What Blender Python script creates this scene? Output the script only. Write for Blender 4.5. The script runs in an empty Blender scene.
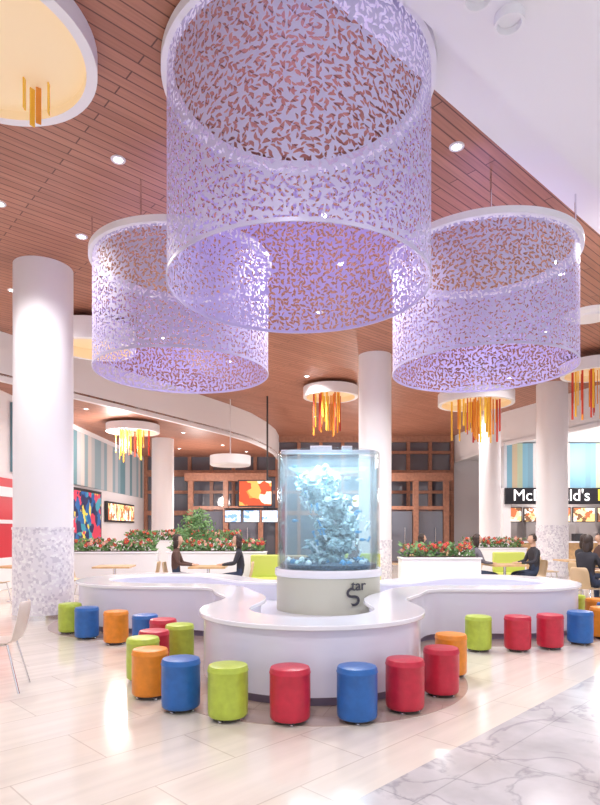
import bpy, bmesh, math, random
from mathutils import Vector, Matrix, noise
random.seed(7)
scene = bpy.context.scene
COL = scene.collection
try:
    scene.view_settings.view_transform = 'Standard'
except Exception:
    pass

# ------------------------------------------------------------------ materials
def nt(m):
    m.use_nodes = True
    return m.node_tree, m.node_tree.nodes, m.node_tree.links

def mat(name, col, rough=0.5, metal=0.0, emit=None, es=0.0, noise_amt=0.0, noise_scale=6.0, bump=0.0, coat=0.0, spec=0.5):
    m = bpy.data.materials.new(name)
    t, n, l = nt(m)
    b = n['Principled BSDF']
    b.inputs['Base Color'].default_value = (*col, 1)
    b.inputs['Roughness'].default_value = rough
    b.inputs['Metallic'].default_value = metal
    b.inputs['Specular IOR Level'].default_value = spec
    if coat: b.inputs['Coat Weight'].default_value = coat
    if emit:
        b.inputs['Emission Color'].default_value = (*emit, 1)
        b.inputs['Emission Strength'].default_value = es
    if noise_amt or bump:
        tc = n.new('ShaderNodeTexCoord'); nz = n.new('ShaderNodeTexNoise')
        nz.inputs['Scale'].default_value = noise_scale
        nz.inputs['Detail'].default_value = 4
        l.new(tc.outputs['Object'], nz.inputs['Vector'])
        if noise_amt:
            cr = n.new('ShaderNodeValToRGB')
            cr.color_ramp.elements[0].position = 0.3
            cr.color_ramp.elements[1].position = 0.7
            cr.color_ramp.elements[0].color = (*[c*(1-noise_amt) for c in col], 1)
            cr.color_ramp.elements[1].color = (*[min(1, c*(1+noise_amt)) for c in col], 1)
            l.new(nz.outputs['Fac'], cr.inputs['Fac'])
            l.new(cr.outputs['Color'], b.inputs['Base Color'])
        if bump:
            bp = n.new('ShaderNodeBump'); bp.inputs['Strength'].default_value = bump
            bp.inputs['Distance'].default_value = 0.01
            l.new(nz.outputs['Fac'], bp.inputs['Height'])
            l.new(bp.outputs['Normal'], b.inputs['Normal'])
    return m

def brick_mat(name, c1, c2, cm, bw, bh, mortar, rot, rough, offset=0.5, nscale=3.0, ncol=0.15, coat=0.0, stretch=(1, 1, 1), vein=0.0):
    m = bpy.data.materials.new(name)
    t, n, l = nt(m)
    b = n['Principled BSDF']
    tc = n.new('ShaderNodeTexCoord'); mp = n.new('ShaderNodeMapping')
    mp.inputs['Rotation'].default_value = (0, 0, rot)
    br = n.new('ShaderNodeTexBrick')
    br.offset = offset
    br.inputs['Color1'].default_value = (*c1, 1)
    br.inputs['Color2'].default_value = (*c2, 1)
    br.inputs['Mortar'].default_value = (*cm, 1)
    br.inputs['Scale'].default_value = 1
    br.inputs['Brick Width'].default_value = bw
    br.inputs['Row Height'].default_value = bh
    br.inputs['Mortar Size'].default_value = mortar
    br.inputs['Mortar Smooth'].default_value = 0.1
    br.inputs['Bias'].default_value = 0
    l.new(tc.outputs['Object'], mp.inputs['Vector'])
    l.new(mp.outputs['Vector'], br.inputs['Vector'])
    mp2 = n.new('ShaderNodeMapping'); mp2.inputs['Scale'].default_value = stretch
    nz = n.new('ShaderNodeTexNoise'); nz.inputs['Scale'].default_value = nscale; nz.inputs['Detail'].default_value = 5
    l.new(mp.outputs['Vector'], mp2.inputs['Vector']); l.new(mp2.outputs['Vector'], nz.inputs['Vector'])
    cr = n.new('ShaderNodeValToRGB')
    cr.color_ramp.elements[0].position = 0.3; cr.color_ramp.elements[1].position = 0.7
    cr.color_ramp.elements[0].color = (1-ncol, 1-ncol, 1-ncol, 1); cr.color_ramp.elements[1].color = (1, 1, 1, 1)
    l.new(nz.outputs['Fac'], cr.inputs['Fac'])
    mx = n.new('ShaderNodeMix'); mx.data_type = 'RGBA'; mx.blend_type = 'MULTIPLY'
    mx.inputs[0].default_value = 1
    l.new(br.outputs['Color'], mx.inputs[6]); l.new(cr.outputs['Color'], mx.inputs[7])
    col = mx.outputs[2]
    if vein:
        nv = n.new('ShaderNodeTexNoise'); nv.inputs['Scale'].default_value = 1.6; nv.inputs['Detail'].default_value = 8
        nv.inputs['Distortion'].default_value = 1.2
        l.new(mp.outputs['Vector'], nv.inputs['Vector'])
        cv = n.new('ShaderNodeValToRGB'); e = cv.color_ramp.elements
        e[0].position = 0.46; e[0].color = (1, 1, 1, 1); e[1].position = 0.5; e[1].color = (1-vein, 1-vein, 1-vein*0.9, 1)
        q = e.new(0.54); q.color = (1, 1, 1, 1)
        l.new(nv.outputs['Fac'], cv.inputs['Fac'])
        m2 = n.new('ShaderNodeMix'); m2.data_type = 'RGBA'; m2.blend_type = 'MULTIPLY'; m2.inputs[0].default_value = 1
        l.new(col, m2.inputs[6]); l.new(cv.outputs['Color'], m2.inputs[7]); col = m2.outputs[2]
    l.new(col, b.inputs['Base Color'])
    b.inputs['Roughness'].default_value = rough
    if coat: b.inputs['Coat Weight'].default_value = coat
    return m

def mosaic_mat():
    m = bpy.data.materials.new('column_mosaic')
    t, n, l = nt(m); b = n['Principled BSDF']
    tc = n.new('ShaderNodeTexCoord')
    vo = n.new('ShaderNodeTexVoronoi'); vo.inputs['Scale'].default_value = 24; vo.inputs['Randomness'].default_value = 0.85
    l.new(tc.outputs['Object'], vo.inputs['Vector'])
    sc = n.new('ShaderNodeSeparateColor'); l.new(vo.outputs['Color'], sc.inputs[0])
    cr = n.new('ShaderNodeValToRGB'); cr.color_ramp.interpolation = 'CONSTANT'
    cr.color_ramp.elements[0].color = (0.80, 0.78, 0.84, 1); cr.color_ramp.elements[1].position = 0.55; cr.color_ramp.elements[1].color = (0.64, 0.62, 0.70, 1)
    e = cr.color_ramp.elements.new(0.8); e.color = (0.90, 0.90, 0.93, 1)
    l.new(sc.outputs[0], cr.inputs['Fac'])
    l.new(cr.outputs['Color'], b.inputs['Base Color']); b.inputs['Roughness'].default_value = 0.3
    return m

def leaf_mat(name, base):
    m = bpy.data.materials.new(name)
    t, n, l = nt(m)
    b = n['Principled BSDF']; out = n['Material Output']
    b.inputs['Base Color'].default_value = (*base, 1)
    b.inputs['Roughness'].default_value = 0.5
    b.inputs['Metallic'].default_value = 0.0
    tc = n.new('ShaderNodeTexCoord')
    def math_(op, a, bb=None, v=None):
        x = n.new('ShaderNodeMath'); x.operation = op
        l.new(a, x.inputs[0])
        if bb is not None: l.new(bb, x.inputs[1])
        elif v is not None: x.inputs[1].default_value = v
        return x.outputs[0]
    def layer(cell, off, L, w, curve):
        rho = (L*L+w*w)/(2*w); h = rho-w
        mp = n.new('ShaderNodeMapping')
        mp.inputs['Scale'].default_value = (1/cell, 1/cell, 1)
        mp.inputs['Location'].default_value = (off, off*1.7, 0)
        l.new(tc.outputs['UV'], mp.inputs['Vector'])
        vo = n.new('ShaderNodeTexVoronoi'); vo.voronoi_dimensions = '2D'
        vo.inputs['Scale'].default_value = 1; vo.inputs['Randomness'].default_value = 0.7
        l.new(mp.outputs['Vector'], vo.inputs['Vector'])
        sb = n.new('ShaderNodeVectorMath'); sb.operation = 'SUBTRACT'
        l.new(mp.outputs['Vector'], sb.inputs[0]); l.new(vo.outputs['Position'], sb.inputs[1])
        sc = n.new('ShaderNodeSeparateColor'); l.new(vo.outputs['Color'], sc.inputs[0])
        ang = math_('MULTIPLY', sc.outputs[0], v=6.2832)
        vr = n.new('ShaderNodeVectorRotate'); vr.rotation_type = 'Z_AXIS'
        l.new(sb.outputs[0], vr.inputs['Vector']); l.new(ang, vr.inputs['Angle'])
        sx = n.new('ShaderNodeSeparateXYZ'); l.new(vr.outputs[0], sx.inputs[0])
        x2 = math_('MULTIPLY', sx.outputs[0], sx.outputs[0])
        cx = math_('MULTIPLY', x2, v=curve)
        y = math_('ADD', sx.outputs[1], cx)
        ya = math_('ABSOLUTE', y)
        yh = math_('ADD', ya, v=h)
        y2 = math_('MULTIPLY', yh, yh)
        s = math_('ADD', x2, y2)
        return math_('LESS_THAN', s, v=rho*rho)
    a = layer(0.074, 0.0, 0.50, 0.19, 0.6)
    c = layer(0.060, 3.37, 0.46, 0.16, -0.7)
    h = math_('MAXIMUM', a, c)
    tr = n.new('ShaderNodeBsdfTransparent'); mx = n.new('ShaderNodeMixShader')
    l.new(h, mx.inputs[0]); l.new(b.outputs[0], mx.inputs[1]); l.new(tr.outputs[0], mx.inputs[2])
    l.new(mx.outputs[0], out.inputs['Surface'])
    return m

def glassy(name, tint, gl=0.08):
    m = bpy.data.materials.new(name)
    t, n, l = nt(m)
    n.remove(n['Principled BSDF']); out = n['Material Output']
    tr = n.new('ShaderNodeBsdfTransparent'); tr.inputs[0].default_value = (*tint, 1)
    g = n.new('ShaderNodeBsdfGlossy'); g.inputs['Roughness'].default_value = 0.03
    fr = n.new('ShaderNodeLayerWeight'); fr.inputs[0].default_value = 0.15
    mr = n.new('ShaderNodeMath'); mr.operation = 'MULTIPLY_ADD'; mr.inputs[1].default_value = 0.5; mr.inputs[2].default_value = gl
    l.new(fr.outputs['Fresnel'], mr.inputs[0])
    mx = n.new('ShaderNodeMixShader')
    l.new(mr.outputs[0], mx.inputs[0]); l.new(tr.outputs[0], mx.inputs[1]); l.new(g.outputs[0], mx.inputs[2])
    l.new(mx.outputs[0], out.inputs['Surface'])
    return m

def water_mat():
    m = bpy.data.materials.new('aquarium_water')
    t, n, l = nt(m)
    n.remove(n['Principled BSDF']); out = n['Material Output']
    tr = n.new('ShaderNodeBsdfTransparent'); tr.inputs[0].default_value = (0.88, 0.97, 1, 1)
    g = n.new('ShaderNodeBsdfTranslucent'); g.inputs[0].default_value = (0.72, 0.90, 1, 1)
    mx = n.new('ShaderNodeMixShader'); mx.inputs[0].default_value = 0.13
    l.new(tr.outputs[0], mx.inputs[1]); l.new(g.outputs[0], mx.inputs[2])
    l.new(mx.outputs[0], out.inputs['Surface'])
    return m

def stripes_mat(name, cols, scale, axis=0, rough=0.5):
    m = bpy.data.materials.new(name)
    t, n, l = nt(m); b = n['Principled BSDF']
    tc = n.new('ShaderNodeTexCoord'); sx = n.new('ShaderNodeSeparateXYZ')
    l.new(tc.outputs['Object'], sx.inputs[0])
    mu = n.new('ShaderNodeMath'); mu.operation = 'MULTIPLY'; mu.inputs[1].default_value = scale
    l.new(sx.outputs[axis], mu.inputs[0])
    fl = n.new('ShaderNodeMath'); fl.operation = 'FLOOR'; l.new(mu.outputs[0], fl.inputs[0])
    wn = n.new('ShaderNodeTexWhiteNoise'); wn.noise_dimensions = '1D'; l.new(fl.outputs[0], wn.inputs['W'])
    cr = n.new('ShaderNodeValToRGB'); cr.color_ramp.interpolation = 'CONSTANT'
    els = cr.color_ramp.elements
    els[0].color = (*cols[0], 1); els[1].position = 1/len(cols); els[1].color = (*cols[1], 1)
    for i in range(2, len(cols)):
        e = els.new(i/len(cols)); e.color = (*cols[i], 1)
    l.new(wn.outputs['Value'], cr.inputs['Fac']); l.new(cr.outputs['Color'], b.inputs['Base Color'])
    b.inputs['Roughness'].default_value = rough
    return m

def screen_mat(name, cols, scale, es, seed=0.0):
    m = bpy.data.materials.new(name)
    t, n, l = nt(m); b = n['Principled BSDF']
    tc = n.new('ShaderNodeTexCoord'); vo = n.new('ShaderNodeTexVoronoi'); vo.inputs['Scale'].default_value = scale
    mp = n.new('ShaderNodeMapping'); mp.inputs['Location'].default_value = (seed, seed, seed)
    nz = n.new('ShaderNodeTexNoise'); nz.inputs['Scale'].default_value = scale*0.8
    l.new(tc.outputs['Object'], mp.inputs[0])
    ad = n.new('ShaderNodeVectorMath'); ad.operation = 'MULTIPLY_ADD'; ad.inputs[1].default_value = (0.5, 0.5, 0.5)
    l.new(mp.outputs[0], nz.inputs['Vector']); l.new(nz.outputs['Color'], ad.inputs[0]); l.new(mp.outputs[0], ad.inputs[2])
    l.new(ad.outputs[0], vo.inputs['Vector'])
    sc = n.new('ShaderNodeSeparateColor'); l.new(vo.outputs['Color'], sc.inputs[0])
    cr = n.new('ShaderNodeValToRGB'); cr.color_ramp.interpolation = 'CONSTANT'
    els = cr.color_ramp.elements
    els[0].color = (*cols[0], 1); els[1].position = 1/len(cols); els[1].color = (*cols[1], 1)
    for i in range(2, len(cols)):
        e = els.new(i/len(cols)); e.color = (*cols[i], 1)
    l.new(sc.outputs[0], cr.inputs['Fac'])
    l.new(cr.outputs['Color'], b.inputs['Base Color']); l.new(cr.outputs['Color'], b.inputs['Emission Color'])
    b.inputs['Emission Strength'].default_value = es
    return m

M = {}
M['white'] = mat('white_paint', (0.87, 0.86, 0.89), 0.5)
M['wall'] = mat('wall_paint', (0.85, 0.83, 0.87), 0.7)
M['soffit'] = mat('soffit_paint', (0.87, 0.85, 0.89), 0.6)
M['gloss_white'] = mat('counter_solid_surface', (0.87, 0.87, 0.92), 0.18, coat=0.3)
M['counter_face'] = mat('counter_face_laminate', (0.76, 0.75, 0.88), 0.25, coat=0.2)
M['kick'] = mat('toe_kick', (0.25, 0.2, 0.3), 0.4)
M['chrome'] = mat('chrome', (0.75, 0.75, 0.78), 0.15, 1.0)
M['dark'] = mat('dark_metal', (0.03, 0.03, 0.035), 0.4)
M['black_sign'] = mat('black_sign_panel', (0.015, 0.015, 0.02), 0.3)
M['wood_ceiling'] = brick_mat('wood_plank_ceiling', (0.43, 0.175, 0.11), (0.52, 0.23, 0.15), (0.15, 0.055, 0.035), 2.6, 0.13, 0.008,
                              -math.atan2(2.88, 3.18), 0.45, ncol=0.25, nscale=2.0, stretch=(0.6, 12, 1))
M['floor_cream'] = brick_mat('cream_floor_tile', (0.80, 0.725, 0.63), (0.84, 0.77, 0.69), (0.64, 0.56, 0.48), 1.2, 0.6, 0.005,
                             -math.radians(45), 0.12, ncol=0.14, nscale=1.2, stretch=(0.5, 6, 1))
M['floor_grey'] = brick_mat('grey_marble_tile', (0.62, 0.60, 0.62), (0.68, 0.66, 0.68), (0.50, 0.49, 0.51), 0.9, 0.9, 0.005,
                            -math.radians(45), 0.15, offset=0.0, ncol=0.28, nscale=2.6, vein=0.28)
M['stool_reflection'] = brick_mat('mauve_painted_reflection', (0.54, 0.42, 0.36), (0.58, 0.46, 0.40), (0.46, 0.35, 0.31), 0.6, 0.3, 0.004, 0.3, 0.12, ncol=0.15)  # mauve brown paints the dark reflections and shade beneath the stools
M['wood_dark'] = mat('dark_wood_frame', (0.36, 0.17, 0.11), 0.4, noise_amt=0.2, noise_scale=8)
M['wood_light'] = mat('light_wood', (0.62, 0.40, 0.20), 0.35, noise_amt=0.12, noise_scale=10)
M['night_glass'] = mat('night_window_glass', (0.13, 0.135, 0.17), 0.06, spec=0.8)
M['drum'] = leaf_mat('perforated_leaf_metal', (0.58, 0.53, 0.76))
M['drum_edge'] = mat('drum_edge_metal', (0.56, 0.52, 0.72), 0.4, 0.1)
M['mosaic'] = mosaic_mat()
M['glass'] = glassy('aquarium_glass', (0.93, 0.98, 1.0), 0.04)
M['water'] = water_mat()
M['rock'] = mat('reef_rock', (0.50, 0.62, 0.72), 0.8, noise_amt=0.7, noise_scale=9, bump=0.8)
M['coral'] = mat('pale_coral', (0.92, 0.96, 0.98), 0.6, noise_amt=0.1, noise_scale=20)
M['coral_b'] = mat('blue_coral', (0.12, 0.36, 0.62), 0.6, noise_amt=0.3, noise_scale=20)
M['gravel'] = mat('dark_gravel', (0.10, 0.13, 0.18), 0.9, noise_amt=0.8, noise_scale=40)
M['tank_base'] = mat('tank_base_cream', (0.60, 0.60, 0.50), 0.35)
M['text_dark'] = mat('dark_lettering', (0.06, 0.06, 0.08), 0.4)
M['text_white'] = mat('white_lettering', (0.9, 0.9, 0.9), 0.4, emit=(1, 1, 1), es=0.8)
M['text_yellow'] = mat('yellow_lettering', (0.95, 0.7, 0.05), 0.4, emit=(1, 0.7, 0.05), es=0.8)
M['lamp'] = mat('lamp_lens', (1, 1, 1), 0.4, emit=(1, 0.96, 0.92), es=14)
M['warm_glow'] = mat('warm_diffuser', (0.85, 0.68, 0.44), 0.6, emit=(1.0, 0.76, 0.46), es=0.22)
M['acr_y'] = mat('yellow_acrylic', (0.80, 0.48, 0.06), 0.2, emit=(0.9, 0.5, 0.05), es=0.12)
M['acr_o'] = mat('orange_acrylic', (0.70, 0.26, 0.04), 0.2, emit=(0.8, 0.25, 0.02), es=0.1)
M['acr_r'] = mat('red_acrylic', (0.5, 0.06, 0.04), 0.2, emit=(0.6, 0.03, 0.03), es=0.08)
M['leafg'] = mat('green_leaves', (0.13, 0.26, 0.09), 0.6, noise_amt=0.5, noise_scale=9)
M['petal'] = mat('red_petals', (0.60, 0.06, 0.07), 0.6)
M['petalw'] = mat('pink_petals', (0.8, 0.45, 0.42), 0.6)
M['soil'] = mat('planter_soil', (0.06, 0.04, 0.03), 0.9)
M['lime_sofa'] = mat('lime_upholstery', (0.55, 0.62, 0.12), 0.6)
M['red_panel'] = mat('red_wall_panel', (0.62, 0.03, 0.05), 0.35)
M['menu'] = screen_mat('lit_menu_board', [(0.9, 0.7, 0.45), (0.95, 0.9, 0.85), (0.7, 0.2, 0.08), (0.25, 0.12, 0.06), (0.95, 0.75, 0.3)], 5, 0.8)
M['ad'] = screen_mat('colourful_advert', [(0.02, 0.12, 0.35), (0.6, 0.05, 0.1), (0.05, 0.3, 0.4), (0.75, 0.6, 0.1), (0.02, 0.03, 0.1), (0.02, 0.03, 0.1)], 3.2, 0.4)
M['tv_o'] = screen_mat('orange_screen_image', [(0.85, 0.25, 0.05), (0.95, 0.4, 0.1), (0.5, 0.08, 0.03), (0.95, 0.8, 0.6)], 2.6, 0.6, 3.1)
M['tv_b'] = screen_mat('blue_screen_image', [(0.2, 0.4, 0.75), (0.8, 0.85, 0.95), (0.5, 0.65, 0.9), (0.9, 0.9, 0.9)], 5, 0.7, 1.3)
M['kitchen'] = mat('kitchen_steel', (0.45, 0.42, 0.42), 0.35, 0.5)
M['stripes'] = stripes_mat('striped_panels', [(0.18, 0.38, 0.50), (0.66, 0.64, 0.64), (0.52, 0.42, 0.28), (0.16, 0.32, 0.42), (0.60, 0.63, 0.68), (0.40, 0.48, 0.34)], 5.0, 0)
M['stripes_y'] = stripes_mat('striped_panels_side', [(0.28, 0.42, 0.50), (0.66, 0.64, 0.64), (0.14, 0.28, 0.34), (0.50, 0.55, 0.60)], 3.0, 1)
M['skin'] = mat('skin', (0.62, 0.38, 0.27), 0.5)
M['hair'] = mat('dark_brown_hair', (0.035, 0.02, 0.015), 0.5, bump=0.5, noise_scale=60)
M['eye'] = mat('eye', (0.02, 0.015, 0.01), 0.2)
M['lips'] = mat('lips', (0.45, 0.15, 0.13), 0.4)
M['cloth_black'] = mat('black_jacket', (0.03, 0.03, 0.04), 0.8)
M['cloth_brown'] = mat('brown_coat', (0.10, 0.05, 0.04), 0.8)
M['cloth_grey'] = mat('grey_jumper', (0.16, 0.15, 0.18), 0.8)
M['jeans'] = mat('dark_jeans', (0.03, 0.045, 0.09), 0.8)
M['shoe'] = mat('shoe', (0.03, 0.025, 0.02), 0.5)
M['chair_shell'] = mat('chair_shell_pale_wood', (0.70, 0.60, 0.54), 0.35)
M['chair_shell_y'] = mat('chair_shell_wood', (0.62, 0.45, 0.27), 0.35)

# ------------------------------------------------------------------ mesh builder
class MB:
    def __init__(s):
        s.v = []; s.f = []; s.m = []; s.mats = []
    def mi(s, k):
        mm = M[k] if isinstance(k, str) else k
        if mm not in s.mats: s.mats.append(mm)
        return s.mats.index(mm)
    def add(s, vs, fs, k):
        o = len(s.v); i = s.mi(k)
        s.v += [tuple(p) for p in vs]
        for f in fs:
            s.f.append([q+o for q in f]); s.m.append(i)
    def lathe(s, prof, k, c=(0, 0, 0), seg=32, sx=1, sy=1):
        vs = []; fs = []; rings = []
        for r, z in prof:
            if r < 1e-6:
                rings.append([len(vs)]); vs.append((c[0], c[1], c[2]+z))
            else:
                rings.append(list(range(len(vs), len(vs)+seg)))
                for j in range(seg):
                    a = 2*math.pi*j/seg
                    vs.append((c[0]+r*sx*math.cos(a), c[1]+r*sy*math.sin(a), c[2]+z))
        for a, b in zip(rings[:-1], rings[1:]):
            for j in range(seg):
                j2 = (j+1) % seg
                if len(a) == 1 and len(b) == 1: continue
                if len(a) == 1: fs.append([a[0], b[j2], b[j]])
                elif len(b) == 1: fs.append([a[j], a[j2], b[0]])
                else: fs.append([a[j], a[j2], b[j2], b[j]])
        s.add(vs, fs, k)
    def box(s, c, d, k, rz=0.0):
        hx, hy, hz = d[0]/2, d[1]/2, d[2]/2
        vs = []
        for x in (-hx, hx):
            for y in (-hy, hy):
                for z in (-hz, hz):
                    vs.append((c[0]+x*math.cos(rz)-y*math.sin(rz), c[1]+x*math.sin(rz)+y*math.cos(rz), c[2]+z))
        s.add(vs, [[0, 1, 3, 2], [4, 6, 7, 5], [0, 4, 5, 1], [2, 3, 7, 6], [0, 2, 6, 4], [1, 5, 7, 3]], k)
    def tube(s, p0, p1, r, k, seg=8, r1=None):
        p0 = Vector(p0); p1 = Vector(p1); d = (p1-p0).normalized()
        u = d.orthogonal().normalized(); w = d.cross(u)
        r1 = r if r1 is None else r1
        vs = []
        for p, rr in ((p0, r), (p1, r1)):
            for j in range(seg):
                a = 2*math.pi*j/seg
                vs.append(p+u*rr*math.cos(a)+w*rr*math.sin(a))
        fs = [[j, (j+1) % seg, seg+(j+1) % seg, seg+j] for j in range(seg)]
        fs.append(list(range(seg))[::-1]); fs.append(list(range(seg, 2*seg)))
        s.add(vs, fs, k)
    def prism(s, poly, z0, z1, k):
        n = len(poly)
        vs = [(x, y, z0) for x, y in poly]+[(x, y, z1) for x, y in poly]
        fs = [[i, (i+1) % n, n+(i+1) % n, n+i] for i in range(n)]
        fs.append(list(range(n))[::-1]); fs.append(list(range(n, 2*n)))
        s.add(vs, fs, k)
    def ringprism(s, outer, inner, z0, z1, k):
        n = len(outer)
        vs = [(x, y, z0) for x, y in outer]+[(x, y, z1) for x, y in outer]+[(x, y, z0) for x, y in inner]+[(x, y, z1) for x, y in inner]
        fs = []
        for i in range(n):
            j = (i+1) % n
            fs += [[i, j, n+j, n+i], [2*n+j, 2*n+i, 3*n+i, 3*n+j], [n+i, n+j, 3*n+j, 3*n+i], [j, i, 2*n+i, 2*n+j]]
        s.add(vs, fs, k)
    def blob(s, c, r, k, sub=2, disp=0.0, freq=3.0, sc=(1, 1, 1)):
        bm = bmesh.new(); bmesh.ops.create_icosphere(bm, subdivisions=sub, radius=1)
        vs = []
        for v in bm.verts:
            p = v.co.copy()
            q = 1+disp*noise.noise(p*freq+Vector(c)*5)
            vs.append((c[0]+p.x*r*q*sc[0], c[1]+p.y*r*q*sc[1], c[2]+p.z*r*q*sc[2]))
        fs = [[v.index for v in f.verts] for f in bm.faces]
        bm.free(); s.add(vs, fs, k)
    def mesh(s, name, angle=35):
        me = bpy.data.meshes.new(name); me.from_pydata(s.v, [], s.f)
        for mm in s.mats: me.materials.append(mm)
        me.polygons.foreach_set('material_index', s.m)
        me.polygons.foreach_set('use_smooth', [True]*len(s.f))
        me.update()
        try: me.set_sharp_from_angle(angle=math.radians(angle))
        except Exception: pass
        return me
    def build(s, name, loc=(0, 0, 0), rz=0.0, parent=None, bevel=0.0, angle=35):
        o = obj(name, s.mesh(name, angle), loc, rz, parent)
        if bevel:
            b = o.modifiers.new('bevel', 'BEVEL'); b.width = bevel; b.segments = 2; b.limit_method = 'ANGLE'
        return o

def obj(name, data, loc=(0, 0, 0), rz=0.0, parent=None):
    o = bpy.data.objects.new(name, data); COL.objects.link(o)
    o.location = loc; o.rotation_euler = (0, 0, rz)
    if parent: o.parent = parent
    return o
def empty(name, loc=(0, 0, 0), rz=0.0):
    e = obj(name, None, loc, rz); e.empty_display_size = 0.1
    return e
def text(name, body, size, k, loc, rot, parent=None, ext=0.004, align='CENTER'):
    c = bpy.data.curves.new(name, 'FONT'); c.body = body; c.size = size; c.extrude = ext; c.align_x = align; c.align_y = 'CENTER'
    c.materials.append(M[k])
    o = bpy.data.objects.new(name, c); COL.objects.link(o); o.location = loc; o.rotation_euler = rot
    if parent: o.parent = parent
    return o

# ------------------------------------------------------------------ room shell
XL, XR, YN, YF, ZC = -7.5, 14.0, -4.0, 28.0, 6.0
b = MB(); b.box(((XL+XR)/2, (YN+YF)/2, -0.05), (XR-XL, YF-YN, 0.1), 'floor_cream'); b.build('floor')
b = MB()   # grey marble concourse, 45 degrees
b.prism([(-6.8, -4), (14, -4), (14, 17.1)], 0.0, 0.003, 'floor_grey'); b.build('floor_marble_strip')
b = MB(); b.box(((XL+XR)/2, (YN+YF)/2, ZC+0.05), (XR-XL, YF-YN, 0.1), 'wood_ceiling'); b.build('ceiling')
b = MB(); b.prism([(-7.5, -2.82), (14, 16.6), (14, -4), (-7.5, -4)], 5.8, 6.0, 'soffit'); b.build('ceiling_soffit')
b = MB(); b.prism([(-7.5, -2.78), (-7.5, -2.2), (14, 17.4), (14, 16.64)], 5.96, 6.0, 'soffit'); b.build('trim_1')
b = MB(); b.box((XL-0.1, (YN+YF)/2, 3), (0.2, YF-YN, 6), 'wall'); b.build('wall_left')
b = MB(); b.box((XR+0.1, (YN+YF)/2+3, 3), (0.2, YF-YN-6, 6), 'wall'); b.build('wall_right')
b = MB(); b.box(((XL+XR)/2, YF+0.15, 3), (XR-XL, 0.2, 6), 'wall'); b.build('wall_back')

# lower ceilings with bulkheads
lb = [(-7.5, 11.9), (-5.8, 14.9), (-4.7, 16.8), (-3.6, 18.8), (-2.65, 20.6), (-1.9, 22.3), (-1.4, 24.2), (-1.1, 26), (-1.0, 28)]
b = MB(); b.prism(lb+[(-7.5, 28)], 5.0, 5.05, 'wood_ceiling'); b.build('ceiling_lower_left')
def strip(pts, z0, z1, k, name, th=0.12):
    b = MB(); n = len(pts); off = []
    for i, p in enumerate(pts):
        a = Vector(pts[max(0, i-1)]); c = Vector(pts[min(n-1, i+1)]); d = (c-a).normalized()
        off.append((p[0]-d.y*th, p[1]+d.x*th))
    b.prism(pts+off[::-1], z0, z1, k); return b.build(name)
strip(lb, 4.88, 6.0, 'white', 'wall_bulkhead_left')
rb = [(7.4, 28), (7.8, 22.2), (9.3, 18), (14, 13)]
b = MB(); b.prism([(14, 28)]+rb, 4.85, 4.9, 'white'); b.build('ceiling_lower_right')
strip(rb, 4.72, 6.0, 'white', 'wall_bulkhead_right')

# back glazed wall
b = MB(); b.box((-0.1, YF-0.02, 3.0), (14.8, 0.04, 6.0), 'night_glass'); b.build('window_1')
b = MB()
x = -7.4
while x < 7.4:
    b.box((x, YF-0.12, 3), (0.16, 0.16, 6), 'wood_dark'); x += 1.05
for z, h in ((0.1, 0.2), (2.3, 0.22), (3.3, 0.14), (4.2, 0.3), (5.2, 0.14), (5.85, 0.3)):
    b.box((-0.05, YF-0.16, z), (14.8, 0.2, h), 'wood_dark')
b.build('window_frame')
# wooden entrance portals in front of glazing
for px, w in ((-3.4, 3.2), (5.3, 2.8)):
    b = MB()
    for sx in (-w/2, 0, w/2): b.box((sx, 0, 1.9), (0.22, 0.3, 3.8), 'wood_dark')
    b.box((0, 0, 3.9), (w+0.5, 0.5, 0.35), 'wood_dark'); b.box((0, 0, 2.5), (w, 0.12, 0.16), 'wood_dark')
    for sx in (-w/4, w/4):
        b.box((sx, 0.05, 1.2), (w/2-0.3, 0.03, 2.3), 'night_glass')
        b.tube((sx+0.2, -0.06, 0.8), (sx+0.2, -0.06, 1.6), 0.02, 'chrome')
    b.build('door', (px, 26.6, 0))

# striped panels left + shop adverts
b = MB()
b.box((XL+0.04, 21.3, 3.9), (0.06, 12.6, 1.8), 'stripes_y'); b.build('wall_panel_stripes')
b = MB()
b.box((0, 0, 1.4), (0.10, 3.0, 2.8), 'red_panel')
b.box((0.06, 0, 2.45), (0.03, 2.9, 0.25), 'gloss_white'); b.box((0.06, 0, 1.7), (0.03, 2.9, 0.10), 'gloss_white'); b.box((0.06, 0, 0.4), (0.03, 2.9, 0.8), 'white')
b.build('red_shopfront_panel', (XL+0.06, 14.3, 0), bevel=0.01)
b = MB(); b.box((0, 0, 0), (0.12, 3.5, 1.9), 'dark'); b.box((0.07, 0, 0), (0.02, 3.3, 1.7), 'ad')
b.build('advert_screen', (XL+0.07, 19.8, 1.95), bevel=0.01)
b = MB(); b.box((0, 0, 0), (0.12, 3.6, 0.8), 'dark'); b.box((0.07, 0, 0), (0.02, 3.4, 0.65), 'menu')
b.build('menu_lightbox', (XL+0.07, 24, 2.2), bevel=0.01)

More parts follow.
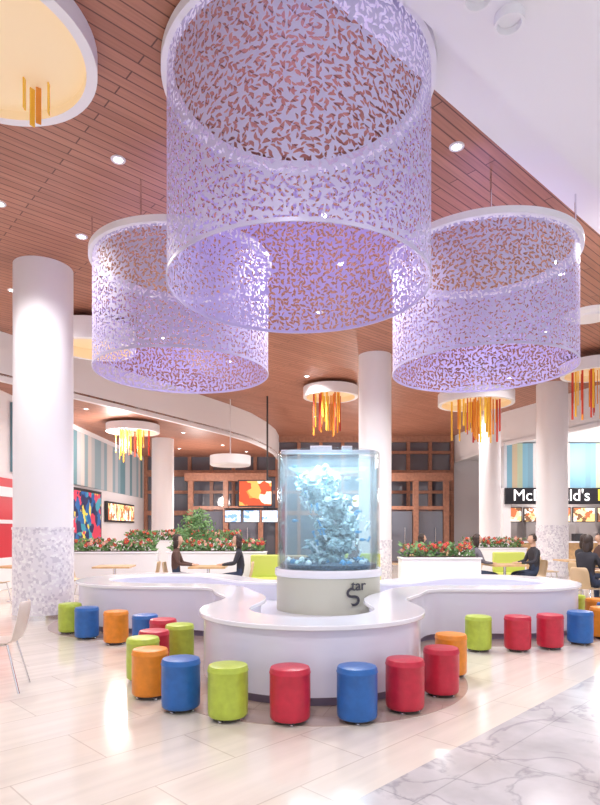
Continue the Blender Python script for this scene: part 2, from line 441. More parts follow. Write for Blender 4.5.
# ------------------------------------------------------------------ food counter storefront on the right
e = empty('fast_food_storefront', (10.9, 22.4, 0))
b = MB()
b.box((0, 0, 3.95), (6.2, 0.5, 1.7), 'stripes'); b.build('striped_fascia', parent=e)
b = MB(); b.box((0, -0.3, 2.78), (6.2, 0.14, 0.62), 'black_sign'); b.build('sign_panel', parent=e, bevel=0.01)
text('sign_lettering', "McDonald's", 0.62, 'text_white', (-1.35, -0.38, 2.79), (math.pi/2, 0, 0), e, 0.01)
text('sign_emblem', "M", 0.62, 'text_yellow', (0.62, -0.38, 2.79), (math.pi/2, 0, 0), e, 0.01)
b = MB()
b.box((-3.0, 0, 1.55), (0.3, 0.5, 3.1), 'white'); b.box((3.0, 0, 1.55), (0.3, 0.5, 3.1), 'white')
b.box((0, 2.2, 1.6), (6.2, 0.1, 3.2), 'kitchen'); b.box((0, 1.1, 3.15), (6.2, 2.2, 0.06), 'white')
b.box((0, 0.1, 0.5), (5.7, 0.6, 1.0), 'wood_light'); b.box((0, 0.05, 1.03), (5.8, 0.75, 0.06), 'gloss_white')
for i in range(5): b.box((-2.2+i*1.1, 2.0, 1.5), (0.7, 0.4, 0.9), 'kitchen')
for i in range(3): b.box((-1.6+i*1.5, 0.15, 1.2), (0.35, 0.3, 0.3), 'dark')
b.build('service_counter', parent=e)
b = MB()
for i in range(6):
    b.box((-2.45+i*0.98, 0.9, 2.1), (0.9, 0.06, 0.6), 'dark'); b.box((-2.45+i*0.98, 0.86, 2.1), (0.84, 0.02, 0.54), 'menu')
b.build('menu_boards', parent=e)

# ------------------------------------------------------------------ columns
def column(x, y, r, h, clad=1.5):
    b = MB()
    b.lathe([(r+0.01, 0), (r+0.01, clad), (r+0.02, clad), (r+0.02, clad+0.04), (r, clad+0.04)], 'mosaic', seg=56)
    b.lathe([(r, clad+0.04), (r, h)], 'white', seg=56)
    b.lathe([(r+0.02, 0), (r+0.02, 0.08), (r+0.01, 0.08)], 'chrome', seg=56)
    b.build('round_column', (x, y, 0))
column(-4.42, 10.0, 0.48, 6.0)
column(1.94, 15.0, 0.42, 6.0, 1.2)
column(7.82, 18.0, 0.46, 6.0, 1.6)
column(-5.3, 22.4, 0.42, 5.0, 1.2)
column(6.55, 20.0, 0.36, 6.0, 1.2)

# ------------------------------------------------------------------ perforated drums
def drum(x, y, R, z0, z1):
    e = empty('perforated_drum_chandelier', (x, y, 0))
    seg = 128; H = z1-z0; rows = 8
    vs = []; fs = []
    for r in range(rows+1):
        for j in range(seg+1):
            a = 2*math.pi*j/seg
            vs.append((R*math.cos(a), R*math.sin(a), z0+H*r/rows))
    for r in range(rows):
        for j in range(seg):
            i = r*(seg+1)+j
            fs.append([i, i+1, i+seg+2, i+seg+1])
    me = bpy.data.meshes.new('perforated_shade'); me.from_pydata(vs, [], fs)
    ul = me.uv_layers.new(name='UVMap')
    for p in me.polygons:
        p.use_smooth = True
        for li in p.loop_indices:
            vi = me.loops[li].vertex_index
            ul.data[li].uv = ((vi % (seg+1))/seg*2*math.pi*R, H*(vi//(seg+1))/rows)
    me.materials.append(M['drum'])
    obj('perforated_shade', me, parent=e)
    b = MB()
    b.lathe([(R-0.06, z1), (R+0.055, z1), (R+0.055, z1+0.09), (R-0.06, z1+0.09), (R-0.06, z1)], 'white', seg=96)
    b.build('top_ring', parent=e)
    b = MB()
    b.lathe([(R-0.006, z0-0.02), (R+0.006, z0-0.02), (R+0.006, z0+0.012), (R-0.006, z0+0.012), (R-0.006, z0-0.02)], 'drum_edge', seg=96)
    for k in range(6):
        a = k*math.pi/3+0.3
        b.tube((R*math.cos(a), R*math.sin(a), z1+0.08), (R*math.cos(a), R*math.sin(a), ZC), 0.012, 'chrome')
    b.build('frame', parent=e)
    return e
DR = [(-0.01, 5.8, 1.29, 3.92, 5.88), (-1.76, 8.7, 1.28, 3.86, 5.42), (2.70, 8.6, 1.31, 3.86, 5.46)]
for d in DR: drum(*d)

# ------------------------------------------------------------------ acrylic strip ring chandeliers
def ring_light(x, y, R, zb, h, strip_len, top, n=26):
    e = empty('acrylic_strip_chandelier', (x, y, 0))
    b = MB()
    b.lathe([(R-0.1, zb), (R, zb), (R, zb+h), (0, zb+h)], 'white', seg=64)
    b.lathe([(R-0.1, zb), (R-0.1, zb+h*0.5), (0, zb+h*0.5)], 'warm_glow', seg=64)
    if top-(zb+h) > 0.02:
        b.tube((0, 0, zb+h), (0, 0, top), 0.03, 'white')
    b.build('ring_body', parent=e)
    if strip_len > 0:
        b = MB(); rnd = random.Random(int(x*100)+5)
        for i in range(n):
            a = rnd.uniform(0, 6.28); rr = R*0.66*math.sqrt(rnd.random())
            L = strip_len*rnd.uniform(0.5, 1.0)
            k = rnd.choice(['acr_y', 'acr_y', 'acr_o', 'acr_o', 'acr_r'])
            b.box((rr*math.cos(a), rr*math.sin(a), zb+h*0.5-L/2), (0.05, 0.015, L), k, rnd.uniform(0, 3.1))
        b.build('acrylic_strips', parent=e)
ring_light(-2.88, 5.22, 1.0, 5.82, 0.18, 0.5, ZC, 9)
ring_light(0.95, 18.0, 0.85, 5.6, 0.3, 1.35, ZC)
ring_light(4.85, 16.0, 1.02, 4.95, 0.3, 1.3, ZC, 38)
ring_light(-5.47, 19.0, 0.85, 4.68, 0.25, 1.1, 5.0)
ring_light(7.6, 15.0, 0.8, 5.5, 0.3, 1.4, ZC)
ring_light(-4.45, 12.6, 0.85, 5.4, 0.45, 0, ZC)

# plain pendant drum & disc diffuser
b = MB(); b.lathe([(0, 0), (0.66, 0), (0.7, 0.04), (0.7, 0.34), (0, 0.34)], 'white', seg=48); b.tube((0, 0, 0.34), (0, 0, 6-3.7), 0.02, 'white')
b.build('drum_pendant_lamp', (-2.4, 20, 3.7))
b = MB(); b.lathe([(0, -0.10), (0.3, -0.10), (0.32, -0.06), (0.48, -0.05), (0.52, 0)], 'white', seg=48); b.build('ceiling_air_diffuser', (6.07, 12.1, ZC))
for x, y in ((1.42, 4.62), (1.75, 4.85)):
    b = MB(); b.lathe([(0, -0.03), (0.09, -0.03), (0.10, -0.08), (0.12, -0.08), (0.12, 0)], 'white', seg=32); b.build('soffit_spotlight', (x, y, 5.8))

# recessed downlights
dl = [(-2.21, 7.05), (-4.15, 8.0), (-3.35, 8.9), (1.84, 6.81), (3.4, 11.2), (4.6, 10.2), (5.6, 13.2), (0.4, 12.0), (-1.6, 12.4), (-3.2, 13.6), (0.2, 17), (3.0, 15.2),
      (2.4, 20.5), (4.9, 20), (0.6, 23), (3.5, 24), (0.35, 8.3), (0.7, 9.8), (-0.5, 1.4), (-5.4, 10.9), (6.2, 17.2), (4.6, 8.7), (-1.9, 15.5)]
b = MB()
for x, y in dl:
    b.lathe([(0.055, -0.012), (0.085, -0.012), (0.09, 0.0)], 'white', (x, y, ZC), 20)
    b.lathe([(0, -0.006), (0.056, -0.006)], 'lamp', (x, y, ZC), 20)
for x, y in ((-6.2, 16.8), (-6.4, 20.8), (-4.2, 20.9), (-3.2, 24), (-5.2, 25), (-2.4, 26)):
    b.lathe([(0.055, -0.012), (0.085, -0.012), (0.09, 0.0)], 'white', (x, y, 5.0), 20)
    b.lathe([(0, -0.006), (0.056, -0.006)], 'lamp', (x, y, 5.0), 20)
b.build('recessed_downlights')

# hanging screens
e = empty('hanging_menu_screens', (-1.5, 19.5, 0))
b = MB(); b.box((0, 0, 2.72), (1.16, 0.1, 0.9), 'dark'); b.box((0, -0.055, 2.72), (1.08, 0.01, 0.82), 'tv_o')
for i in range(3):
    b.box((-0.75+i*0.62, 0, 1.95), (0.56, 0.08, 0.42), 'dark'); b.box((-0.75+i*0.62, -0.045, 1.95), (0.52, 0.01, 0.38), 'tv_b')
b.tube((0.4, 0.06, 1.7), (0.4, 0.06, ZC), 0.03, 'dark'); b.box((-0.1, 0.06, 2.2), (1.9, 0.05, 0.06), 'dark')
b.build('screen_bank', parent=e)

# ------------------------------------------------------------------ clover counter
CC = (0.25, 7.95)
circ = [(0.12, 5.95, 1.22), (-2.28, 9.55, 1.40), (2.98, 9.15, 1.40), (0.25, 7.95, 1.5)]
def sdf(x, y, ex=0):
    ds = [math.hypot(x-a, y-c)-r-ex for a, c, r in circ]
    k = 5.0
    return -math.log(sum(math.exp(-k*d) for d in ds))/k
def outline(ex=0.0, n=260):
    raw = []
    for i in range(1440):
        a = 2*math.pi*i/1440; r = 6.0
        while r > 0.5 and sdf(CC[0]+r*math.cos(a), CC[1]+r*math.sin(a), ex) > 0: r -= 0.01
        raw.append(Vector((CC[0]+r*math.cos(a), CC[1]+r*math.sin(a))))
    L = [0]
    for i in range(len(raw)): L.append(L[-1]+(raw[(i+1) % len(raw)]-raw[i]).length)
    out = []; j = 0
    for i in range(n):
        t = L[-1]*i/n
        while L[j+1] < t: j += 1
        f = (t-L[j])/max(1e-9, L[j+1]-L[j])
        out.append(raw[j].lerp(raw[(j+1) % len(raw)], f))
    for _ in range(10):
        out = [out[i]*0.5+(out[i-1]+out[(i+1) % n])*0.25 for i in range(n)]
    return out
def offset(pts, d):
    n = len(pts); o = []
    for i in range(n):
        t = (pts[(i+2) % n]-pts[i-2]).normalized()
        o.append(pts[i]+Vector((-t.y, t.x))*d)
    for _ in range(3):
        o = [o[i]*0.5+(o[i-1]+o[(i+1) % n])*0.25 for i in range(n)]
    return o
OUT = outline(-0.06)
e = empty('curved_bar_counter', (0, 0, 0))
T = lambda ps: [(p.x, p.y) for p in ps]
b = MB(); b.ringprism(T(OUT), T(offset(OUT, 0.50)), 0.655, 0.70, 'gloss_white'); b.build('countertop', parent=e, bevel=0.008)
b = MB(); b.ringprism(T(offset(OUT, 0.04)), T(offset(OUT, 0.44)), 0.09, 0.655, 'counter_face'); b.build('counter_body', parent=e)
b = MB(); b.ringprism(T(offset(OUT, 0.11)), T(offset(OUT, 0.40)), 0.004, 0.09, 'kick'); b.build('toe_kick', parent=e)
b = MB(); b.prism(T(offset(OUT, 0.42)), 0.30, 0.42, 'gloss_white'); b.build('inner_shelf', parent=e)
b = MB(); b.prism(T(outline(0.34)), 0.0, 0.004, 'stool_reflection'); b.build('floor_reflection_sheet')  # thin added sheet around the counter carrying the painted floor reflection

# ------------------------------------------------------------------ aquarium
ax, ay = 0.39, 8.0
e = empty('cylindrical_aquarium', (ax, ay, 0))
b = MB()
b.lathe([(0, 0.42), (0.71, 0.42), (0.71, 0.92), (0.69, 0.93), (0, 0.93)], 'tank_base', seg=72)
b.lathe([(0.725, 0.88), (0.735, 0.9), (0.735, 0.965), (0.725, 0.98), (0.66, 0.98)], 'gloss_white', seg=72)
b.build('tank_plinth', parent=e)
b = MB(); b.lathe([(0.70, 0.95), (0.70, 2.54), (0.675, 2.54), (0.675, 0.95)], 'glass', seg=72); b.build('glass_wall', parent=e)
b = MB(); b.lathe([(0.665, 0.97), (0.665, 2.46), (0, 2.46)], 'water', seg=72); b.build('water', parent=e)
b = MB()
b.box((0, 0, 2.57), (1.3, 0.12, 0.05), 'gloss_white')
b.box((-0.1, 0.1, 2.62), (0.3, 0.2, 0.08), 'gloss_white'); b.box((0.25, -0.05, 2.61), (0.14, 0.14, 0.06), 'gloss_white')
b.build('light_bridge', parent=e, bevel=0.005)
b = MB(); rnd = random.Random(3)
b.lathe([(0, 1.05), (0.3, 1.08), (0.655, 1.04), (0.655, 0.985)], 'gravel', seg=48)
for i in range(75):
    a = rnd.uniform(0, 6.28); t = rnd.random(); z = 1.05+t*1.22
    cx_ = 0.16*math.sin(t*5.0)
    rr = (0.42*(1-t*0.5))*rnd.uniform(0.1, 1)
    b.blob((cx_+rr*math.cos(a), rr*math.sin(a), z), rnd.uniform(0.05, 0.13), 'rock', 3, 1.1, 3.6, (1, 1, 0.75))
b.build('reef_rock_stack', parent=e, angle=60)
b = MB()
def branch(p, d, L, r, k, depth):
    q = p+d*L; b.tube(p, q, r, k, 6, r*0.7)
    if depth:
        for _ in range(3):
            nd = (d+Vector((rnd.uniform(-.8, .8), rnd.uniform(-.8, .8), rnd.uniform(-.2, .6)))).normalized()
            branch(q, nd, L*0.7, r*0.7, k, depth-1)
    else: b.blob(q, r*1.1, k, 1)
for i in range(56):
    a = rnd.uniform(0, 6.28); t = rnd.random(); z = 1.1+t*1.1; rr = 0.44*(1-t*0.45)
    d = Vector((math.cos(a)*0.5, math.sin(a)*0.5, 0.8)).normalized()
    k = rnd.choice(['coral', 'coral', 'coral', 'coral_b'])
    branch(Vector((0.16*math.sin(t*5.0)+rr*math.cos(a), rr*math.sin(a), z)), d, rnd.uniform(0.03, 0.055), 0.018, k, 2)
for i in range(70):
    a = rnd.uniform(0, 6.28); rr = rnd.uniform(0.3, 0.6)
    b.blob((rr*math.cos(a), rr*math.sin(a), 1.06), rnd.uniform(0.025, 0.07), rnd.choice(['rock', 'gravel', 'coral_b', 'coral']), 1, 0.5, 3)
b.build('corals', parent=e, angle=60)
b = MB()
for i in range(12):
    a = rnd.uniform(3.3, 6.1); rr = rnd.uniform(0.45, 0.58); z = rnd.uniform(1.3, 2.35); c = (rr*math.cos(a), rr*math.sin(a), z)
    k = rnd.choice(['acr_y', 'coral_b', 'coral', 'coral_b'])
    b.blob(c, 0.028, k, 2, sc=(1.3, 0.35, 0.75))
    b.add([(c[0]+0.028, c[1], z), (c[0]+0.06, c[1], z+0.022), (c[0]+0.05, c[1], z), (c[0]+0.06, c[1], z-0.022)], [[0, 1, 2], [0, 2, 3]], k)
b.build('reef_fish', parent=e)
def on_base(name, s, size, ang, z, roll=0.0):
    r = 0.735
    o = text(name, s, size, 'text_dark', (r*math.sin(ang), -r*math.cos(ang), z), (math.pi/2, 0, ang), e, 0.006)
    if roll: o.rotation_euler = (Matrix.Rotation(ang, 3, 'Z') @ Matrix.Rotation(math.pi/2, 3, 'X') @ Matrix.Rotation(roll, 3, 'Z')).to_euler()
on_base('logo_tar', 'tar', 0.19, 0.50, 0.79)
on_base('logo_s', 'S', 0.34, 0.40, 0.64, 0.5)

# ------------------------------------------------------------------ stools
SC = {'lime': (0.46, 0.58, 0.07), 'red': (0.54, 0.02, 0.05), 'blue': (0.02, 0.13, 0.43), 'orange': (0.80, 0.26, 0.02)}
SM = {}
for k, c in SC.items():
    vm = mat('vinyl_'+k, c, 0.34, bump=0.35, noise_scale=14, noise_amt=0.1)
    b = MB()
    b.lathe([(0, 0.03), (0.148, 0.03), (0.156, 0.04), (0.158, 0.06), (0.160, 0.2), (0.159, 0.375), (0.163, 0.382), (0.163, 0.39), (0.159, 0.395),
             (0.158, 0.412), (0.150, 0.426), (0.12, 0.432), (0.05, 0.435), (0, 0.435)], vm, seg=40)
    b.lathe([(0, 0.018), (0.13, 0.018), (0.13, 0.03)], 'dark', seg=32)
    for i in range(4):
        a = math.pi/4+i*math.pi/2
        b.lathe([(0, 0), (0.018, 0), (0.02, 0.006), (0.012, 0.02)], 'chrome', (0.11*math.cos(a), 0.11*math.sin(a), 0), 12)
    SM[k] = b.mesh('pouf_stool', 40)
st = [(-.571, 4.60, 'lime'), (-.078, 4.53, 'red'), (.448, 4.555, 'blue'), (.870, 4.81, 'red'), (1.282, 5.27, 'red'), (1.55, 5.96, 'orange'),
      (-.992, 4.83, 'blue'), (-1.347, 5.21, 'orange'), (-1.56, 5.76, 'lime'), (-1.55, 6.16, 'red'), (-1.36, 6.56, 'lime'), (-1.64, 6.95, 'red'), (-1.95, 7.3, 'blue'),
      (-2.42, 7.63, 'orange'), (-2.94, 8.0, 'blue'), (-3.34, 8.42, 'lime'), (2.21, 7.19, 'lime'), (2.70, 7.2, 'red'), (3.16, 7.33, 'red'),
      (3.68, 7.62, 'blue'), (4.18, 8.02, 'orange'), (4.50, 8.45, 'blue'), (4.60, 9.0, 'orange'), (4.5, 9.5, 'lime')]
for x, y, k in st: obj('pouf_stool', SM[k], (x, y, 0.004), random.uniform(0, 6))

# ------------------------------------------------------------------ planters with flowers
def foliage(b, x0, x1, y0, y1, z, h, n, rnd, flowers=True):
    for i in range(n):
        c = Vector((rnd.uniform(x0, x1), rnd.uniform(y0, y1), z+h*rnd.random()**1.3))
        d = Vector((rnd.uniform(-1, 1), rnd.uniform(-1, 1), rnd.uniform(0.1, 1))).normalized()
        u = d.orthogonal().normalized(); L = rnd.uniform(0.07, 0.13); w = L*0.28
        b.add([c, c+d*L*0.5+u*w, c+d*L, c+d*L*0.5-u*w], [[0, 1, 2, 3]], 'leafg')
    if flowers:
        for i in range(n//9):
            c = (rnd.uniform(x0, x1), rnd.uniform(y0, y1), z+h*rnd.uniform(0.5, 1.1))
            k = rnd.choice(['petal', 'petal', 'petalw'])
            for q in range(5):
                a = q*1.257; b.blob((c[0]+0.025*math.cos(a), c[1], c[2]+0.025*math.sin(a)), 0.022, k, 1)
            b.blob((c[0], c[1]-0.01, c[2]), 0.014, 'acr_y', 1)
def planter(x, y, w, rz=0.0, h=0.92):
    e = empty('flower_planter', (x, y, 0), rz); rnd = random.Random(int(x*37)+11)
    b = MB(); b.box((0, 0, h/2), (w, 0.45, h), 'white'); b.box((0, 0, h+0.02), (w+0.04, 0.49, 0.04), 'gloss_white'); b.box((0, 0, h+0.045), (w-0.1, 0.36, 0.02), 'soil')
    b.build('planter_box', parent=e, bevel=0.01)
    b = MB(); foliage(b, -w/2+0.05, w/2-0.05, -0.17, 0.17, h+0.04, 0.26, int(260*w), rnd); b.build('flowering_plants', parent=e)
planter(-4.65, 13.6, 2.6, 0.08, 0.95)
planter(-1.95, 13.75, 2.3, -0.02, 0.95)
planter(2.85, 11.9, 1.6, 0.0, 0.9)
planter(-3.4, 17.0, 3.4, 0.05, 1.15)
planter(5.5, 16.6, 1.8, 0.0, 0.95)
# bush
e = empty('potted_shrub', (-2.6, 14.7, 0)); rnd = random.Random(4)
b = MB(); b.lathe([(0, 0), (0.22, 0), (0.30, 0.55), (0.27, 0.55), (0.25, 0.5), (0, 0.5)], 'white'); b.tube((0, 0, 0.5), (0, 0, 1.3), 0.03, 'wood_dark'); b.build('pot', parent=e)
b = MB()
for i in range(900):
    a = rnd.uniform(0, 6.28); ph = rnd.uniform(-1.3, 1.4); r = rnd.uniform(0.2, 0.5)
    c = Vector((r*math.cos(a)*math.cos(ph), r*math.sin(a)*math.cos(ph), 1.4+r*math.sin(ph)*1.2))
    d = Vector((rnd.uniform(-1, 1), rnd.uniform(-1, 1), rnd.uniform(-0.3, 1))).normalized(); u = d.orthogonal().normalized()
    b.add([c, c+d*0.06+u*0.025, c+d*0.12, c+d*0.06-u*0.025], [[0, 1, 2, 3]], 'leafg')
b.build('leaves', parent=e)

# lime banquettes
def banquette(x, y, w, rz):
    b = MB()
    b.box((0, 0, 0.06), (w-0.1, 0.5, 0.12), 'dark'); b.box((0, 0, 0.28), (w, 0.6, 0.32), 'lime_sofa'); b.box((0, 0.24, 0.68), (w, 0.14, 0.5), 'lime_sofa')
    b.build('lime_banquette', (x, y, 0), rz, bevel=0.03)
banquette(-0.72, 12.95, 0.8, 0.0); banquette(1.45, 13.7, 0.9, -0.1); banquette(5.3, 14.5, 0.8, 0)

# ------------------------------------------------------------------ chairs and tables
def shell_mesh(k):
    prof = [(-.22, .435), (-.19, .45), (-.05, .445), (.10, .44), (.18, .455), (.225, .51), (.25, .60), (.27, .70), (.285, .80), (.28, .83)]
    wid = [.17, .20, .215, .215, .205, .19, .19, .195, .18, .13]
    vs = []; fs = []; nx = 8
    for (y, z), w in zip(prof, wid):
        for i in range(nx+1):
            t = -1+2*i/nx; c = t*t
            vs.append((t*w, y-(0.05*c if z > .5 else 0), z+(0.025*c if z < .5 else 0)))
    for r in range(len(prof)-1):
        for i in range(nx):
            a = r*(nx+1)+i; fs.append([a, a+1, a+nx+2, a+nx+1])
    b = MB(); b.add(vs, fs, k); return b.mesh('seat_shell', 60)
SH = {k: shell_mesh(k) for k in ('chair_shell', 'chair_shell_y')}
b = MB()
for sx in (-1, 1):
    b.tube((sx*.15, -.14, .44), (sx*.2, -.21, 0), .011, 'chrome'); b.tube((sx*.15, .13, .44), (sx*.2, .24, 0), .011, 'chrome')
    b.tube((sx*.15, -.14, .438), (sx*.15, .13, .438), .010, 'chrome')
b.tube((-.15, -.1, .436), (.15, -.1, .436), .010, 'chrome'); b.tube((-.15, .1, .436), (.15, .1, .436), .010, 'chrome')
LEG = b.mesh('chair_legs')
def chair(x, y, rz, k='chair_shell_y'):
    e = empty('dining_chair', (x, y, 0), rz)
    o = obj('seat_shell', SH[k], parent=e)
    s = o.modifiers.new('s', 'SOLIDIFY'); s.thickness = 0.012
    sb = o.modifiers.new('ss', 'SUBSURF'); sb.levels = 1; sb.render_levels = 1
    obj('legs', LEG, parent=e)
b = MB(); b.box((0, 0, 0.725), (0.75, 0.75, 0.035), 'wood_light')
b.tube((0, 0, 0.02), (0, 0, 0.71), 0.03, 'chrome', 12); b.lathe([(0, 0), (0.24, 0), (0.23, 0.012), (0.04, 0.03)], 'chrome'); TB = b.mesh('cafe_table')
def table(x, y, rz=0): obj('cafe_table', TB, (x, y, 0), rz)
chair(-2.85, 5.45, math.radians(-78), 'chair_shell')
chair(-3.25, 4.75, math.radians(-100), 'chair_shell')
table(-3.7, 5.5, 0.1)
seats = []
TBL = [(5.75, 10.75, 0.5), (6.6, 12.4, 0.3), (4.5, 12.75, 0.1), (3.6, 14.3, 0.2), (6.9, 14.6, 0.0), (-1.91, 12.1, 0.05), (-3.9, 12.2, 0.1), (8.3, 13.6, 0.4),
       (-5.9, 12.2, 1.3), (0.55, 12.6, 0.2), (3.6, 17.6, 0), (-0.2, 17, 0.3), (5.4, 18.6, 0.2), (1.6, 19.0, 0.5), (8.9, 15.8, 0.2), (7.3, 11.2, 0.9)]
for tx, ty, rz in TBL:
    table(tx, ty, rz)
    for s in (0, 1):
        a = rz+s*math.pi
        cx, cy = tx+0.66*math.cos(a), ty+0.66*math.sin(a)
        chair(cx, cy, a-math.pi/2)
        seats.append((tx, ty, cx, cy, a-math.pi/2))

# ------------------------------------------------------------------ people
def person(x, y, rz, top, legs, long_hair=True, lean=0.0):
    V = []; E = []; R = []; G = []
    def vert(p, r, g, parent=None):
        V.append(Vector(p)); R.append(r); G.append(g)
        if parent is not None: E.append((parent, len(V)-1))
        return len(V)-1
    pel = vert((0, .02, .57), (.15, .12), 't')
    sp = vert((0, .03, .74), (.125, .10), 't', pel)
    ch = vert((0, .02-lean*.5, .95), (.155, .105), 't', sp)
    nb = vert((0, .0-lean, 1.09), (.07, .06), 't', ch)
    nk = vert((0, -.015-lean, 1.16), (.048, .05), 's', nb)
    vert((0, -.02-lean, 1.22), (.05, .055), 's', nk)
    for s in (-1, 1):
        sh = vert((s*.165, .01-lean, 1.035), (.062, .06), 't', ch)
        el = vert((s*.235, -.08-lean, .80), (.045, .045), 't', sh)
        wr = vert((s*.12, -.30-lean, .775), (.03, .026), 't', el)
        pm = vert((s*.095, -.345-lean, .775), (.028, .017), 's', wr)
        pk = vert((s*.08, -.39-lean, .775), (.034, .014), 's', pm)
        for j in range(4):
            o = (j-1.5)*.018; L = (.028, .034, .032, .024)[j]
            f1 = vert((s*(.075+o*0.9), -.40-L*.6-lean, .778), (.009, .009), 's', pk)
            vert((s*(.068+o*0.9), -.40-L*1.7-lean, .766), (.008, .008), 's', f1)
        t1 = vert((s*.05, -.355-lean, .775), (.011, .011), 's', pm)
        vert((s*.035, -.385-lean, .770), (.009, .009), 's', t1)
        hp = vert((s*.09, -.03, .545), (.09, .085), 'l', pel)
        kn = vert((s*.11, -.43, .52), (.062, .062), 'l', hp)
        cf = vert((s*.11, -.43, .32), (.055, .058), 'l', kn)
        an = vert((s*.11, -.42, .09), (.036, .04), 'l', cf)
        hl = vert((s*.11, -.42, .045), (.036, .04), 'f', an)
        vert((s*.12, -.55, .038), (.04, .03), 'f', hl)
    me = bpy.data.meshes.new('tmp'); me.from_pydata(V, E, [])
    o = bpy.data.objects.new('tmp', me); COL.objects.link(o)
    md = o.modifiers.new('skin', 'SKIN')
    for i, r in enumerate(R):
        me.skin_vertices[0].data[i].radius = r
        me.skin_vertices[0].data[i].use_root = (i == 0)
    o.modifiers.new('sub', 'SUBSURF').levels = 1
    dg = bpy.context.evaluated_depsgraph_get()
    bm_ = bpy.data.meshes.new_from_object(o.evaluated_get(dg)); bpy.data.objects.remove(o)
    bm_.name = 'body'; bm_.materials.clear()
    keys = {'t': 0, 's': 1, 'l': 2, 'f': 3}
    for k in (top, 'skin', legs, 'shoe'): bm_.materials.append(M[k])
    for p in bm_.polygons:
        c = p.center; best = None; bd = 9
        for i in range(len(V)):
            d = (V[i]-c).length
            if d < bd: bd = d; best = i
        p.material_index = keys[G[best]]; p.use_smooth = True
    e = empty('seated_person', (x, y, 0), rz)
    obj('body', bm_, parent=e)
    b = MB(); hy = -.035-lean; hz = 1.285
    bmh = bmesh.new(); bmesh.ops.create_icosphere(bmh, subdivisions=4, radius=1)
    vs = []
    for v in bmh.verts:
        p = v.co; w = 1.0-0.28*max(0, -p.z)**1.5
        yy = p.y*.095
        if p.y < 0: yy *= (1-.12*abs(p.z))
        vs.append((p.x*.074*w, hy+yy, hz+p.z*.115))
    b.add(vs, [[v.index for v in f.verts] for f in bmh.faces], 'skin'); bmh.free()
    b.blob((0, hy-.098, hz-.018), .013, 'skin', 2, sc=(.9, 1, 1.5))
    for s in (-1, 1):
        b.blob((s*.028, hy-.084, hz+.005), .010, 'white', 2, sc=(1.3, .6, .7)); b.blob((s*.028, hy-.089, hz+.005), .005, 'eye', 1)
        b.blob((s*.028, hy-.087, hz+.026), .012, 'hair', 1, sc=(1.4, .4, .25)); b.blob((s*.076, hy+.005, hz-.005), .018, 'skin', 2, sc=(.4, .8, 1.3))
    b.blob((0, hy-.086, hz-.055), .012, 'lips', 2, sc=(1.7, .5, .45))
    b.build('head', parent=e, angle=80)
    b = MB(); bmh = bmesh.new(); bmesh.ops.create_icosphere(bmh, subdivisions=4, radius=1); vs = []; keep = set()
    for v in bmh.verts:
        p = v.co
        vs.append((p.x*.084, hy+.012+p.y*.098, hz+.018+p.z*.112)); 
        if (p.y > -.35 and p.z > -.55) or p.z > .55: keep.add(v.index)
    b.add(vs, [[v.index for v in f.verts] for f in bmh.faces if all(v.index in keep for v in f.verts)], 'hair'); bmh.free()
    if long_hair:
        b.blob((0, hy+.06, hz-.09), .10, 'hair', 3, .15, 2, (.85, .45, 1.25))
        for s in (-1, 1): b.blob((s*.07, hy+.02, hz-.07), .05, 'hair', 2, .2, 2, (.5, .8, 2.0))
    b.build('hair', parent=e, angle=80)
def sit(i, **kw):
    tx, ty, cx, cy, rz = seats[i]
    person(cx, cy, rz, **kw)
sit(11, top='cloth_brown', legs='jeans', long_hair=True)
sit(10, top='cloth_black', legs='jeans', long_hair=True, lean=.03)
sit(1, top='cloth_black', legs='jeans', long_hair=True)
sit(4, top='cloth_black', legs='jeans', long_hair=False)
sit(5, top='cloth_grey', legs='jeans', long_hair=True)
sit(3, top='cloth_black', legs='jeans', long_hair=True)
sit(18, top='cloth_brown', legs='jeans', long_hair=False)
sit(7, top='cloth_grey', legs='jeans', long_hair=True)
sit(8, top='cloth_brown', legs='jeans', long_hair=False)

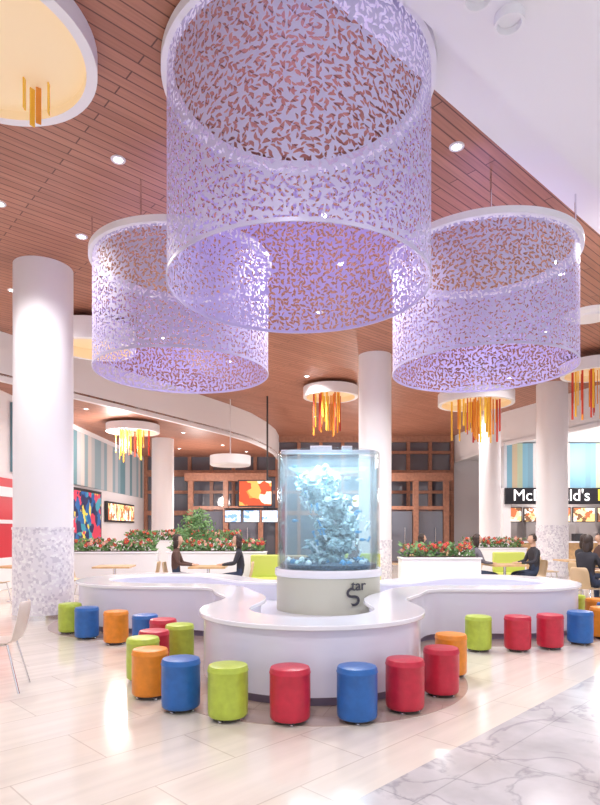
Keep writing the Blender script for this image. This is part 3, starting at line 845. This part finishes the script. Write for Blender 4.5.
# ------------------------------------------------------------------ lights
def light(kind, loc, power, col=(1, 1, 1), size=0.1, rot=(0, 0, 0), spot=2.6, name='lamp'):
    ld = bpy.data.lights.new(name, kind); ld.energy = power; ld.color = col
    if kind == 'AREA': ld.shape = 'DISK'; ld.size = size
    else: ld.shadow_soft_size = size
    if kind == 'SPOT': ld.spot_size = spot; ld.spot_blend = 0.6
    o = bpy.data.objects.new(name, ld); COL.objects.link(o); o.location = loc; o.rotation_euler = rot
    return o
for x, y, p in ((-4.15, 8.0, 380), (4.6, 8.7, 380), (-5.4, 10.9, 320), (4.6, 10.2, 260), (0.4, 12.0, 380), (-3.2, 13.6, 500), (5.6, 13.2, 500), (0.2, 17, 650), (4.9, 20, 700),
                (0.6, 23, 800), (-0.5, 1.4, 300), (-4.6, 3.0, 230), (3.2, 2.2, 230), (7.5, 8.0, 380), (0.35, 8.3, 230), (0.7, 9.8, 350)):
    light('SPOT', (x, y, 5.6 if y < 3.3 or (x, y) == (7.5, 8.0) else 5.85), p, (1, 0.97, 0.95), 0.14, name='downlight_lamp')
for x, y in ((-5.8, 18.6), (-4.2, 24), (11, 20.5), (10.9, 23.4), (3.0, 25.5)):
    light('POINT', (x, y, 4.3 if y < 23 else 3.0), 230, (1, 0.92, 0.88), 0.3, name='shop_lamp')
for x, y, R, z0, z1 in DR:
    light('POINT', (x, y, z0+(z1-z0)*0.55), 26, (0.46, 0.30, 1.0), 0.25, name='drum_colour_lamp')
light('AREA', (ax, ay, 2.44), 45, (0.78, 0.92, 1.0), 1.1, name='tank_lamp')

w = bpy.data.worlds.new('world'); scene.world = w; w.use_nodes = True
bg = w.node_tree.nodes['Background']; bg.inputs[0].default_value = (0.94, 0.94, 1.0, 1); bg.inputs[1].default_value = 1.1

# ------------------------------------------------------------------ camera
cd = bpy.data.cameras.new('camera'); cam = bpy.data.objects.new('camera', cd); COL.objects.link(cam)
cam.location = (0, 0, 1.5); cam.rotation_euler = (math.pi/2, 0, 0)
cd.lens = 25.94; cd.sensor_width = 36; cd.shift_y = 0.158; cd.clip_end = 200
scene.camera = cam
